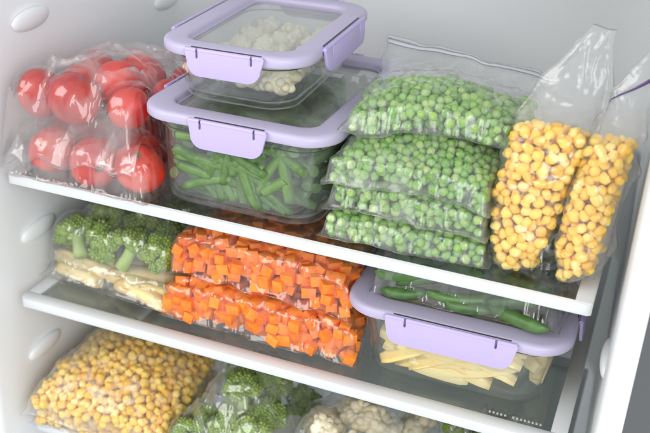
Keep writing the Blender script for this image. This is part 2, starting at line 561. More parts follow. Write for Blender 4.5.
def tube_mesh(name, l, r, mat, bend, seed, capmat=None, taper=0.0, bumps=0.0):
    rs = random.Random(seed)
    n, k = 10, 12; rings = []
    for i in range(n + 1):
        t = i / n
        x = (t - 0.5) * l
        rr = r * (1 - taper * abs(2 * t - 1) ** 4) * (1 + bumps * math.sin(t * 17 + seed))
        dz = bend * (1 - (2 * t - 1) ** 2)
        slant = rs.uniform(-0.15, 0.15) * r if 0 < i < n else 0
        rings.append([(x + (0.35 * r * math.cos(2*math.pi*j/k) if i in (0, n) else 0), rr * math.cos(2*math.pi*j/k), rr * 0.88 * math.sin(2*math.pi*j/k) + dz) for j in range(k)])
    v, f = loft(rings)
    me = bpy.data.meshes.new(name); me.from_pydata(v, [], f); me.update()
    me.materials.append(mat)
    if capmat: me.materials.append(capmat)
    for p in me.polygons:
        p.use_smooth = len(p.vertices) == 4
        if len(p.vertices) != 4 and capmat: p.material_index = 1
    return me

def floret_mesh(name, R, buds, stem, seed, budr, nsub, per, crown_h=0.55, stem_l=0.9, bsub=1, sink=1.0, fat=1.0):
    """a branching floret: tapered stem, sub-heads, and a bumpy surface of small buds"""
    rs = random.Random(seed)
    bm = bmesh.new()
    def add_ball(c, r, sub, mi, sq=1.0):
        ret = bmesh.ops.create_icosphere(bm, subdivisions=sub, radius=r)
        for v in ret['verts']:
            k = 1 + 0.18 * mnoise.noise(v.co * (1.2 / r) + c * 300)
            v.co = Vector((v.co.x * k, v.co.y * k, v.co.z * k * sq)) + c
        for fa in {f for v in ret['verts'] for f in v.link_faces}: fa.material_index = mi
    def add_tube(a, b, ra, rb, mi, k=9):
        d = (b - a).normalized()
        q = d.to_track_quat('Z', 'Y').to_matrix()
        vs_ = []
        for c, r in ((a, ra), ((a + b) / 2, (ra + rb) * 0.47), (b, rb)):
            vs_.append([bm.verts.new(c + q @ Vector((r * math.cos(2*math.pi*j/k), r * math.sin(2*math.pi*j/k), 0))) for j in range(k)])
        for i in range(2):
            for j in range(k):
                fa = bm.faces.new((vs_[i][j], vs_[i][(j+1) % k], vs_[i+1][(j+1) % k], vs_[i+1][j])); fa.material_index = mi
        fa = bm.faces.new(vs_[0][::-1]); fa.material_index = mi
    base = Vector((0, 0, -R * stem_l))
    fork = Vector((0, 0, -R * 0.25))
    add_tube(base, fork, R * 0.30, R * 0.26, 1)
    for i in range(nsub):
        g = 2.39996 * i + rs.uniform(-.2, .2)
        t = math.sqrt((i + 0.4) / nsub)
        th = t * 1.45
        c = Vector((math.sin(th) * math.cos(g), math.sin(th) * math.sin(g), math.cos(th) * crown_h / 0.7 - 0.25)) * R * 0.66
        r = R * rs.uniform(0.30, 0.40) * fat
        add_tube(fork, c, R * 0.12, R * 0.10, 1, 6)
        add_ball(c, r * 0.92, 3 if bsub > 1 else 2, 0)
        for b in range(per):
            z = 1 - 1.55 * (b + 0.5) / per
            a = 2.39996 * b + i
            q = math.sqrt(max(0, 1 - z * z))
            nrm = Vector((q * math.cos(a), q * math.sin(a), z))
            if c.length > 1e-6 and nrm.dot(c.normalized()) < -0.35: continue
            add_ball(c + nrm * r * sink * rs.uniform(0.86, 0.98), budr * rs.uniform(0.7, 1.2), bsub, 0)
    return me_from(bm, name, [buds, stem])

def tomato_meshes():
    out = []
    for s in range(3):
        bm = bmesh.new()
        bmesh.ops.create_uvsphere(bm, u_segments=36, v_segments=22, radius=1.0)
        for v in bm.verts:
            p = v.co.copy()
            a = math.atan2(p.y, p.x); rr = math.hypot(p.x, p.y)
            lob = 1 + 0.018 * math.cos(5 * a + s) * rr
            dim = 0.16 * math.exp(-(rr / 0.22) ** 2) * (1 if p.z > 0 else 0.35)
            v.co = Vector((p.x * lob, p.y * lob, p.z * 0.90 - math.copysign(dim, p.z)))
            v.co *= 1 + 0.03 * mnoise.noise(p * 1.3 + Vector((s * 5, 0, 0)))
        for f in bm.faces:
            c = f.calc_center_median()
            if c.z > 0 and math.hypot(c.x, c.y) < 0.10: f.material_index = 1
        out.append(me_from(bm, 'tomato', [MAT['tomato'], MAT['core']]))
    return out

MESH = dict(pea=pea_meshes(), corn=corn_meshes(), carrot=cube_meshes(), tomato=tomato_meshes())

# ------------------------------------------------------------------ bag engine
ITEMS = []          # every piece of food: dict(kind, mesh, matrix, r, label, group, cat, name)
GRID = 0.0015

class Bag:
    """A plastic bag laid out in its own u-v plane. left/right: polylines of (u,v) from the first end to the last;
    base(u,v): what it lies on. Pieces are dropped one by one on to a height map, then the film is pulled over them."""
    def __init__(s, name, label, left, right, base=None, matrix=None, thick=0.03, fill=(0.0, 1.0), margin=0.006,
                 seed=0, mat='film', group=None, wr=0.0012, iters=120, lift=None, seam=0.002, side=(0.0, 1.0), pillow=0.5, dil=0.0, grow=0.0, grow_end=True, pad=0.0, folds=16):
        s.folds = folds
        s.name, s.label, s.seed, s.mat, s.group = name, label, seed, mat, group
        s.M = matrix or Matrix.Identity(4)
        s.left = np.array(left, float); s.right = np.array(right, float)
        if grow:
            ax = s.right - s.left; ax = ax / np.linalg.norm(ax, axis=1)[:, None]
            s.left -= ax * grow; s.right += ax * grow
            for pl_ in (s.left, s.right):
                e = pl_[1] - pl_[0]; pl_[0] -= e / np.linalg.norm(e) * grow
                if grow_end:
                    e = pl_[-1] - pl_[-2]; pl_[-1] += e / np.linalg.norm(e) * grow
        s.thick, s.fill, s.margin, s.wr, s.iters, s.lift, s.seam = thick, fill, margin, wr, iters, lift, seam
        s.side, s.pillow = side, pillow
        allp = np.vstack([s.left, s.right])
        s.o = allp.min(0) - 0.012
        ext = allp.max(0) + 0.012 - s.o
        s.nx, s.ny = int(ext[0] / GRID) + 2, int(ext[1] / GRID) + 2
        gu, gv = np.meshgrid(s.o[0] + np.arange(s.nx) * GRID, s.o[1] + np.arange(s.ny) * GRID, indexing='ij')
        s.gu, s.gv = gu, gv
        if base is None: base = lambda u, v: np.zeros_like(u)
        raw = base(gu, gv)
        if dil:          # a filled bag is stiff: it bridges the rounded edge of the one below
            k = int(dil / GRID)
            for ax in (0, 1):
                out = raw.copy()
                for q in range(1, k + 1):
                    drop_ = 0.00004 * q * q * (GRID / 0.0015)
                    for sg in (1, -1):
                        out = np.maximum(out, np.roll(raw, sg * q, ax) - drop_)
                raw = out
        # param fields
        n = 420
        ss, tt = np.meshgrid((np.arange(n) + .5) / n, (np.arange(n) + .5) / n, indexing='ij')
        P = s.P(ss, tt)
        ix = ((P[0] - s.o[0]) / GRID + .5).astype(int).clip(0, s.nx - 1); iy = ((P[1] - s.o[1]) / GRID + .5).astype(int).clip(0, s.ny - 1)
        s.S = np.full((s.nx, s.ny), -1.0); s.T = np.full((s.nx, s.ny), -1.0)
        s.S[ix, iy] = ss; s.T[ix, iy] = tt
        s.mask = s.S >= 0
        L = np.linalg.norm(np.diff((s.left + s.right) / 2, axis=0), axis=1).sum() if len(s.left) == len(s.right) else 0.1
        s.len = L
        wl = np.linalg.norm(s.pl(s.right, s.T.clip(0, 1)) - s.pl(s.left, s.T.clip(0, 1)), axis=0)
        f0, f1 = fill
        a0, a1 = side
        ds = np.minimum((s.S - a0) * wl, (a1 - s.S) * wl) - margin
        dt = np.minimum((s.T - f0) * L - (margin if f0 == 0 else 0), (f1 - s.T) * L - (margin if f1 == 1 else 0))
        s.D = np.where(s.mask, np.minimum(ds, dt) - pad, -1.0)      # distance inside the filled region
        edge = np.minimum(np.minimum(s.S, 1 - s.S) * wl, np.minimum(s.T, 1 - s.T) * L)
        s.edge = np.where(s.mask, edge, 0)
        B = raw.copy()
        for _ in range(50):
            Bn = B.copy()
            Bn[1:-1, 1:-1] = .25 * (B[2:, 1:-1] + B[:-2, 1:-1] + B[1:-1, 2:] + B[1:-1, :-2])
            B = np.maximum(raw, Bn)
        s.B = B + 0.0006 + seam * np.exp(-(s.edge / 0.006) ** 2)
        s.H = s.B + pad
        dm = max(s.D.max(), 1e-4)
        s.cap = s.B + thick * (np.clip(s.D + 0.004, 0, None) / dm).clip(0, 1) ** pillow
        s.rs = random.Random(seed)
        s.items = []

    def pl(s, poly, t):
        n = len(poly) - 1
        x = np.clip(t, 0, 1) * n
        i = np.minimum(x.astype(int), n - 1) if hasattr(x, 'astype') else min(int(x), n - 1)
        f = x - i
        return np.array([poly[i, 0] * (1 - f) + poly[i + 1, 0] * f, poly[i, 1] * (1 - f) + poly[i + 1, 1] * f])

    def P(s, S, T):
        a, b = s.pl(s.left, T), s.pl(s.right, T)
        p = a * (1 - S) + b * S
        k = (0.5 - np.minimum(np.minimum(S, 1 - S), np.minimum(T, 1 - T))) * 2
        w = 0.0040 * k ** 6
        p0 = p[0] + w * (vnoise((p[0] * 70 + 9, p[1] * 70), s.seed + 5) - .5) * 2
        p1 = p[1] + w * (vnoise((p[0] * 70, p[1] * 70 + 4), s.seed + 6) - .5) * 2
        return np.array([p0, p1])

    def samp(s, F, u, v):
        x = np.clip((np.asarray(u) - s.o[0]) / GRID, 0, s.nx - 1.001); y = np.clip((np.asarray(v) - s.o[1]) / GRID, 0, s.ny - 1.001)
        i = x.astype(int); j = y.astype(int); fx = x - i; fy = y - j
        return (F[i, j] * (1 - fx) + F[i + 1, j] * fx) * (1 - fy) + (F[i, j + 1] * (1 - fx) + F[i + 1, j + 1] * fx) * fy

    def patch(s, r):
        k = int(r / GRID) + 1
        a = np.arange(-k, k + 1) * GRID
        dx, dy = np.meshgrid(a, a, indexing='ij')
        q = r * r - dx * dx - dy * dy
        return k, np.where(q > 0, np.sqrt(np.clip(q, 0, None)), -1e3)

    def rest(s, u, v, sph):
        """height of the piece's origin when it comes to rest"""
        z = -1e9
        for (dx, dy, dz, r) in sph:
            k, c = s.pc(r)
            i = int(round((u + dx - s.o[0]) / GRID)); j = int(round((v + dy - s.o[1]) / GRID))
            if i - k < 0 or j - k < 0 or i + k >= s.nx or j + k >= s.ny: return None
            z = max(z, (s.H[i-k:i+k+1, j-k:j+k+1] + c).max() - dz)
        return z

    def pc(s, r):
        if not hasattr(s, '_pc'): s._pc = {}
        key = round(r, 5)
        if key not in s._pc: s._pc[key] = s.patch(r)
        return s._pc[key]

    def stamp(s, u, v, z, sph):
        for (dx, dy, dz, r) in sph:
            k, c = s.pc(r)
            i = int(round((u + dx - s.o[0]) / GRID)); j = int(round((v + dy - s.o[1]) / GRID))
            sl = (slice(i-k, i+k+1), slice(j-k, j+k+1))
            s.H[sl] = np.maximum(s.H[sl], np.where(c > -1, z + dz + c, -1e3))

    def ok(s, u, v, sph, slack):
        for (dx, dy, dz, r) in sph:
            i = int(round((u + dx - s.o[0]) / GRID)); j = int(round((v + dy - s.o[1]) / GRID))
            if not (0 <= i < s.nx and 0 <= j < s.ny) or s.D[i, j] < r * slack: return False
        return True

    def place(s, u, v, sph, z=None):
        if z is None: z = s.rest(u, v, sph)
        if z is None: return None
        s.stamp(u, v, z, sph)
        return z

    def pour(s, make, tries=7, fails=40, limit=2000, slack=0.55, over=0.0):
        """make(rs) -> (spheres, rotation matrix, payload). Keep dropping until the bag is full."""
        cells = np.argwhere(s.D > 0)
        bad = 0; count = 0
        while bad < fails and count < limit:
            best = None
            sph, rot, pay = make(s.rs)
            for _ in range(tries):
                c = cells[s.rs.randrange(len(cells))]
                u = s.o[0] + (c[0] + s.rs.random() - .5) * GRID; v = s.o[1] + (c[1] + s.rs.random() - .5) * GRID
                if not s.ok(u, v, sph, slack): continue
                z = s.rest(u, v, sph)
                if z is None: continue
                top = max(z + q[2] + q[3] for q in sph)
                room = s.cap[c[0], c[1]] - top
                if room < -over * sph[0][3]: continue
                if best is None or room > best[0]: best = (room, u, v, z)
            if best is None:
                bad += 1; continue
            bad = 0; count += 1
            _, u, v, z = best
            s.stamp(u, v, z, sph)
            s.items.append((u, v, z, rot, pay, sph))
        return count

    def finish(s, cat='bag', res=0.0015, zip_=None):
        for (u, v, z, rot, pay, sph) in s.items:      # full size of pieces that were packed tightly
            if 'k' in pay: s.stamp(u, v, z, [(q[0], q[1], q[2], q[3] * pay['k']) for q in sph])
        H = s.H.copy()
        for ax in (0, 1):
            H = np.maximum(H, np.maximum(np.roll(H, 1, ax), np.roll(H, -1, ax)))
        H = np.where(s.edge > 0.004, np.maximum(H, s.H), s.B) + 0.0005
        # film pulled over the contents
        F = np.where(s.mask, H, s.B)
        fixed = s.edge < 0.0035
        for _ in range(s.iters):
            A = F.copy()
            A[1:-1, 1:-1] = .25 * (F[2:, 1:-1] + F[:-2, 1:-1] + F[1:-1, 2:] + F[1:-1, :-2])
            F = np.maximum(H, A)
            F[fixed] = s.B[fixed] + 0.0004
        w = ridges(s.gu, s.gv, 60, s.rs.uniform(0, 3), 3.5, s.seed) + 0.8 * ridges(s.gu, s.gv, 110, s.rs.uniform(0, 3), 5.0, s.seed + 1) + 0.45 * ridges(s.gu, s.gv, 190, s.rs.uniform(0, 3), 6.0, s.seed + 2)
        cr = np.zeros_like(F)          # sharp creases that run in from the seams
        ctr0 = s.P(np.array(.5), np.array(.5))
        for _ in range(s.folds):
            e = s.rs.choice((0, 1, 2, 3)); q = s.rs.uniform(0.05, 0.95)
            p0 = s.P(*[np.array(w_) for w_ in ((q, 0.0), (q, 1.0), (0.0, q), (1.0, q))[e]])
            a_ = math.atan2(ctr0[1] - p0[1], ctr0[0] - p0[0]) + s.rs.uniform(-0.9, 0.9)
            ln = s.rs.uniform(0.02, 0.075); ca, sa = math.cos(a_), math.sin(a_)
            al = (s.gu - p0[0]) * ca + (s.gv - p0[1]) * sa
            pe = -(s.gu - p0[0]) * sa + (s.gv - p0[1]) * ca + 0.0035 * np.sin(al * 70 + q * 9)
            sg = s.rs.uniform(0.0011, 0.0020)
            cr += s.rs.uniform(0.5, 1.0) * np.exp(-(pe / sg) ** 2) * np.clip(1 - np.abs(al - ln * 0.45) / (ln * 0.55), 0, 1) ** 0.7
        gap = np.clip((F - H) / 0.004, 0.15, 1.6)
        emp = np.clip((0.0 - s.D) / 0.02, 0, 1)
        F = F + (s.wr * w * gap + 0.0022 * cr) * np.clip(s.edge / 0.008, 0, 1)
        lf = s.lift(s.gu, s.gv) if s.lift else 0 * F
        lf = lf + emp * 0.0015 * (vnoise((s.gu * 38, s.gv * 38), s.seed + 9) - .4)
        s.F, s.lf = F, lf
        clr = np.clip((F - H - 0.0012) / 0.005, 0, 1) * (0.55 + 0.9 * vnoise((s.gu * 90, s.gv * 90), s.seed + 13))
        clr = np.clip(clr, 0, 1)
        # film mesh
        wid = max(np.linalg.norm(s.pl(s.right, np.array(t)) - s.pl(s.left, np.array(t))) for t in (0.0, .3, .6, 1.0))
        ns = max(12, int(wid / res)); nt = max(12, int(s.len / res))
        S, T = np.meshgrid(np.linspace(0, 1, ns + 1), np.linspace(0, 1, nt + 1), indexing='ij')
        P = s.P(S, T)
        lfp = s.samp(lf, P[0], P[1])
        top = s.samp(F, P[0], P[1]) + lfp
        bot = s.samp(s.B, P[0], P[1]) + lfp - 0.0002
        verts = []; idx_t = np.zeros((ns+1, nt+1), int); idx_b = np.zeros((ns+1, nt+1), int)
        for i in range(ns + 1):
            for j in range(nt + 1):
                idx_t[i, j] = len(verts); verts.append((P[0, i, j], P[1, i, j], top[i, j]))
        for i in range(ns + 1):
            for j in range(nt + 1):
                if i in (0, ns) or j in (0, nt): idx_b[i, j] = idx_t[i, j]
                else:
                    idx_b[i, j] = len(verts); verts.append((P[0, i, j], P[1, i, j], min(bot[i, j], top[i, j] - 0.0002)))
        faces = []
        for i in range(ns):
            for j in range(nt):
                faces.append((idx_t[i, j], idx_t[i+1, j], idx_t[i+1, j+1], idx_t[i, j+1]))
                faces.append((idx_b[i, j], idx_b[i, j+1], idx_b[i+1, j+1], idx_b[i+1, j]))
        ctr = s.P(np.array(.5), np.array(.5))
        root = empty(s.name)
        root.matrix_world = s.M @ Matrix.Translation((float(ctr[0]), float(ctr[1]), float(s.samp(s.B, ctr[0], ctr[1]))))
        inv = Matrix.Translation((-float(ctr[0]), -float(ctr[1]), -float(s.samp(s.B, ctr[0], ctr[1]))))
        tag(root, s.label, cat, s.group)
        fo = link_mesh('film', verts, faces, MAT[s.mat], root)
        fo.matrix_local = inv
        att = fo.data.attributes.new('clearance', 'FLOAT', 'POINT')
        vals = np.zeros(len(verts))
        vals[idx_t.ravel()] = s.samp(clr, P[0], P[1]).ravel()
        att.data.foreach_set('value', vals)
        if zip_:
            t0, wz, zm = zip_
            vz, fz = [], []
            k = 40
            for q in (0, 1):
                for h in (0, 1):
                    for i in range(k + 1):
                        Sx = np.array(0.01 + 0.98 * i / k)
                        Tx = np.array(t0 + (wz / s.len) * (q - .5))
                        p = s.P(Sx, Tx)
                        z = float(s.samp(F, p[0], p[1]) + s.samp(lf, p[0], p[1]))
                        vz.append((float(p[0]), float(p[1]), z + (0.0011 if h else -0.0006)))
            n1 = k + 1
            for i in range(k):
                a, b, c, d = i, n1 + i, 3 * n1 + i, 2 * n1 + i
                for (p, q) in ((a, b), (b, c), (c, d), (d, a)):
                    fz.append((p, q, q + 1, p + 1))
            zo = link_mesh('zip_strip', vz, fz, MAT[zm], root)
            zo.matrix_local = inv
        return root

    def emit(s, kind, meshes, name, label, group, cat, scale_key=None):
        for (u, v, z, rot, pay, sph) in s.items:
            if pay.get('kind', kind) != kind: continue
            lf = float(s.samp(s.lf, u, v))
            M = s.M @ Matrix.Translation((u, v, z + lf)) @ rot @ Matrix.Diagonal((pay['s'],) * 3 + (1,))
            ITEMS.append(dict(kind=kind, mesh=meshes[pay['m']], M=M, label=label, group=group, cat=cat, name=name,
                              sph=[(rot @ Vector((0, 0, 0)), 0)] and [(Vector((u + q[0], v + q[1], z + lf + q[2])), q[3] * pay.get('k', 1)) for q in sph], BM=s.M))
    def surface(s):
        F = s.F + s.lf
        inside = s.mask
        def fn(x, y):
            x = np.asarray(x); y = np.asarray(y)
            val = s.samp(np.where(inside, F, -1), x, y)
            ib = (x > s.o[0]) & (x < s.o[0] + (s.nx - 2) * GRID) & (y > s.o[1]) & (y < s.o[1] + (s.ny - 2) * GRID)
            return np.where(ib, val, -1)
        return fn

def maxbase(*fs):
    def fn(u, v):
        out = None
        for f in fs:
            a = f(u, v) if callable(f) else np.full_like(u, f)
            out = a if out is None else np.maximum(out, a)
        return out
    return fn

def rnd_rot(rs):
    return Euler((rs.uniform(0, 6.28), rs.uniform(0, 6.28), rs.uniform(0, 6.28))).to_matrix().to_4x4()

def mk_ball(r0, r1, nm, squash=1.0):
    def f(rs):
        r = rs.uniform(r0, r1)
        return [(0, 0, 0, r * squash)], rnd_rot(rs), dict(m=rs.randrange(nm), s=r, k=1.06 / squash)
    return f

def mk_cube(a0, a1, flat=0.5):
    ln = (1, 1.15, 1.3, 0.9, 1.75)
    def f(rs):
        a = rs.uniform(a0, a1); mi = rs.choice((0, 0, 0, 0, 1, 1, 1, 2, 3, 3, 4))
        yaw = rs.uniform(0, 6.28)
        rot = (Matrix.Rotation(yaw, 4, 'Z') @ Euler((rs.gauss(0, flat), rs.gauss(0, flat), 0)).to_matrix().to_4x4())
        d = rot @ Vector((1, 0, 0))
        e = max(0, (ln[mi] - 1)) * a * 0.5
        r = a * 0.48
        if e < 1e-4: sph = [(0, 0, 0, r)]
        else: sph = [(d.x * q * e, d.y * q * e, d.z * q * e, r) for q in (-1, 0, 1)]
        return sph, rot, dict(m=mi, s=a, k=1.4)
    return f

def mk_rod(lens, rt, nm, pitch=0.12, spread=3.1416, yaw0=0.0, soft=0.62):
    r = rt * soft
    def f(rs):
        mi = rs.randrange(nm)
        l = lens[mi]
        yaw = yaw0 + rs.uniform(-spread, spread)
        rot = Matrix.Rotation(yaw, 4, 'Z') @ Matrix.Rotation(rs.gauss(0, pitch), 4, 'Y') @ Matrix.Rotation(rs.uniform(0, 6.28), 4, 'X')
        d = rot @ Vector((1, 0, 0))
        n = max(3, int(l / (1.6 * r)))
        sph = [(d.x * q, d.y * q, d.z * q, r) for q in [(-0.5 + (k + .5) / n) * (l - r * 0.6) for k in range(n)]]
        return sph, rot, dict(m=mi, s=1.0, k=1 / soft)
    return f

# ------------------------------------------------------------------ containers
def make_container(name, label, cx, cy, z0, rz, lw, ld, z_lid, frame, bw, bd, group, lid_h=0.0085, flap_f=0.46, flap_s=0.5, drop=0.022):
    """glass box with a lilac clip lid. lw,ld: lid size; z_lid: top of the lid above z0; bw,bd: bottom size of the glass"""
    root = empty(name, (cx, cy, z0), rz)
    tag(root, label, 'container', group)
    rl = 0.030
    zt = z_lid - lid_h          # underside of the lid
    tw, td = lw - 0.016, ld - 0.016      # glass at the rim
    # glass body: outer shell down and inner shell up again
    rings = []
    th = 0.0028
    def ring(w, d, r, z): return [(x, y, z) for x, y in rrect(w, d, r, 9)]
    def lerp(a, b, t): return a + (b - a) * t
    H = zt - 0.0008
    outer = []
    for t in (0.0, 0.25, 0.5, 0.75, 0.86):
        outer.append(ring(lerp(bw, tw - 0.006, t), lerp(bd, td - 0.006, t), 0.026, 0.006 + (H - 0.006) * t))
    led = [ring(tw - 0.001, td - 0.001, 0.027, H * 0.90), ring(tw, td, 0.027, H * 0.92), ring(tw, td, 0.027, H)]
    bot = [ring(bw - 0.030, bd - 0.030, 0.015, 0.0004), ring(bw - 0.012, bd - 0.012, 0.021, 0.0008), ring(bw - 0.004, bd - 0.004, 0.025, 0.0026)]
    inn = [ring(tw - 2 * th - 0.004, td - 2 * th - 0.004, 0.024, H)]
    for t in (0.75, 0.5, 0.25, 0.05):
        inn.append(ring(lerp(bw, tw - 0.006, t) - 2 * th, lerp(bd, td - 0.006, t) - 2 * th, 0.0235, 0.006 + (H - 0.006) * t))
    inn += [ring(bw - 0.014, bd - 0.014, 0.020, 0.0050), ring(bw - 0.034, bd - 0.034, 0.014, 0.0042)]
    v, f = loft(bot + outer + led + inn)
    o = link_mesh('glass_body', v, f, MAT['box_glass'], root); auto_smooth(o, 50)
    # lid frame
    def rg(inset, z):
        return [(x, y, z) for x, y in rrect(lw - 2 * inset, ld - 2 * inset, max(0.004, rl - inset * 0.75), 11)]
    zc = z_lid
    prof = [(0.0040, zt + 0.0004), (0.0006, zt), (0.0, zt + 0.0008), (0.0, zc - 0.0032), (0.0006, zc - 0.0016), (0.0022, zc - 0.0004), (0.0045, zc),
            (frame - 0.0060, zc - 0.0002), (frame - 0.0038, zc - 0.0006), (frame - 0.0026, zc - 0.0016), (frame - 0.0018, zc - 0.0036), (frame, zc - 0.0042), (frame, zc - 0.0066), (0.011, zc - 0.0068)]
    v, f = loft([rg(a, b) for a, b in prof], close=True)
    lid = link_mesh('lid', v, f, MAT['lid'], root); auto_smooth(lid, 40)
    # window pane
    wv = []
    for z in (zc - 0.0064, zc - 0.0046):
        wv.append([(x, y, z) for x, y in rrect(lw - 2 * frame + 0.001, ld - 2 * frame + 0.001, max(0.004, rl - frame * 0.75), 11)])
    v, f = loft(wv)
    o = link_mesh('window', v, f, MAT['window'], lid, smooth=False)
    # dark ring standing in for the glass ledge line just under the lid
    zs = H * 0.885
    sv = []
    for ins, z in ((0.0, zs - 0.0005), (-0.0006, zs), (0.0, zs + 0.0005), (0.0006, zs)):
        t = 0.86
        w_ = lerp(bw, tw - 0.006, t); d_ = lerp(bd, td - 0.006, t)
        sv.append([(x, y, z) for x, y in rrect(w_ - 2 * ins, d_ - 2 * ins, 0.026, 9)])
    v, f = loft(sv, close=True)
    link_mesh('dark_line', v, f, MAT['dark_line'], lid)
    # latches
    def latch(length, drop_):
        L2 = length / 2; r = min(0.011, drop_ * 0.55)
        nt = 0.34 * length; nw = 0.0009; nd = 0.0062
        pts = []
        def notch(c):
            q = [(c + nw, 0.0), (c + nw, -nd + nw)]
            for k in range(1, 6):
                a = math.pi * k / 6
                q.append((c + nw * math.cos(a), -nd + nw - nw * math.sin(a) * 1.6))
            q += [(c - nw, -nd + nw), (c - nw, 0.0)]
            return q
        pts += [(L2, -0.0005), (L2 - 0.0006, 0.0)]
        pts += notch(nt) + notch(-nt)
        pts += [(-L2 + 0.0006, 0.0), (-L2, -0.0005)]
        for k in range(9):
            a = math.radians(180 + 90 * k / 8)
            pts.append((-L2 + r + 0.0025 + r * math.cos(a) , -drop_ + r + r * math.sin(a)))
        for k in range(9):
            a = math.radians(270 + 90 * k / 8)
            pts.append((L2 - r - 0.0025 + r * math.cos(a), -drop_ + r + r * math.sin(a)))
        bm = bmesh.new()
        vs_ = [bm.verts.new((x, 0, z)) for x, z in pts]
        fa = bm.faces.new(vs_)
        ret = bmesh.ops.extrude_face_region(bm, geom=[fa])
        for g in ret['geom']:
            if isinstance(g, bmesh.types.BMVert): g.co.y -= 0.0026
        bmesh.ops.recalc_face_normals(bm, faces=bm.faces)
        sharp = [e for e in bm.edges if len(e.link_faces) == 2 and abs(e.verts[0].co.y - e.verts[1].co.y) < 1e-6]
        bmesh.ops.bevel(bm, geom=sharp, offset=0.0006, segments=2, profile=0.5, affect='EDGES', clamp_overlap=True)
        # rounded hinge knuckle along the top, in three lengths
        for a, b in ((-L2 + 0.001, -nt - nw), (-nt + nw, nt - nw), (nt + nw, L2 - 0.001)):
            c = (a + b) / 2
            ret = bmesh.ops.create_cone(bm, cap_ends=True, segments=14, radius1=0.0019, radius2=0.0019, depth=b - a,
                                        matrix=Matrix.Translation((c, -0.0010, -0.0006)) @ Matrix.Rotation(math.pi / 2, 4, 'Y'))
        bmesh.ops.triangulate(bm, faces=[f for f in bm.faces if len(f.verts) > 4])
        return bm
    def gap_shade(length):  # solid dark strip and blocks in place of the shade between latch and lid
        bm = bmesh.new()
        box_bm(bm, -length * 0.44, length * 0.44, -0.0004, 0.0008, -0.0012, 0.0012)
        for q in (-0.34, 0.34):
            box_bm(bm, q * length - 0.0016, q * length + 0.0016, 0.0010, 0.0034, -0.0012, 0.0013)
        return bm
    for (x, y, a, ln) in ((0, -ld / 2, 0, lw * flap_f), (lw / 2, 0, 90, ld * flap_s), (0, ld / 2, 180, lw * flap_f), (-lw / 2, 0, 270, ld * flap_s)):
        o = link_bm('latch', latch(ln, drop), MAT['latch'], lid)
        auto_smooth(o, 35)
        ang = math.radians(a)
        nx, ny = math.sin(ang), -math.cos(ang)
        o.location = (x + nx * 0.0006, y + ny * 0.0006, zc - 0.0016)
        o.rotation_euler = (math.radians(-5), 0, ang)
        o = link_bm('hinge_gap_shade', gap_shade(ln), MAT['dark_line'], lid, smooth=False)
        o.location = (x - nx * 0.0016, y - ny * 0.0016, zc - 0.0016)
        o.rotation_euler = (0, 0, ang)
    return root

bean_box = make_container('bean_container', 'lilac lidded glass box of cut green beans with a smaller box on top',
                          0.2125, 0.112, Z1, 0.0, 0.168, 0.218, 0.0835, 0.024, 0.140, 0.196, 'lilac lidded glass boxes', flap_f=0.40)
cauli_box = make_container('cauliflower_container', 'smallest lilac lidded glass box, cauliflower inside, standing on the bean box',
                           0.1965, 0.1175, Z1 + 0.0835, math.radians(2.5), 0.127, 0.192, 0.050, 0.021, 0.100, 0.165, 'lilac lidded glass boxes', flap_f=0.52, flap_s=0.56, drop=0.0205)
fries_box = make_container('potato_container', 'lilac lidded glass box of potato strips with a green bag on its lid',
                           0.3975, 0.117, Z2, math.radians(1.0), 0.184, 0.205, 0.071, 0.026, 0.148, 0.172, 'lilac lidded glass boxes', flap_f=0.58, drop=0.023)

# contents of boxes: a Bag engine without film
def box_pile(cx, cy, rz, w, d, z0, thick, seed, pad=0.0):
    M = Matrix.Translation((cx, cy, z0)) @ Matrix.Rotation(rz, 4, 'Z')
    b = Bag('pile', '', [(-w/2, -d/2), (-w/2, d/2)], [(w/2, -d/2), (w/2, d/2)], None, M, thick=thick, margin=0.0, seed=seed, pillow=0.03, pad=pad)
    b.lf = np.zeros_like(b.B); b.F = b.H
    rc = 0.024                      # the boxes have rounded corners
    qx, qy = np.abs(b.gu) - (w / 2 - rc), np.abs(b.gv) - (d / 2 - rc)
    b.D = rc - (np.hypot(np.maximum(qx, 0), np.maximum(qy, 0)) + np.minimum(np.maximum(qx, qy), 0)) - pad
    return b

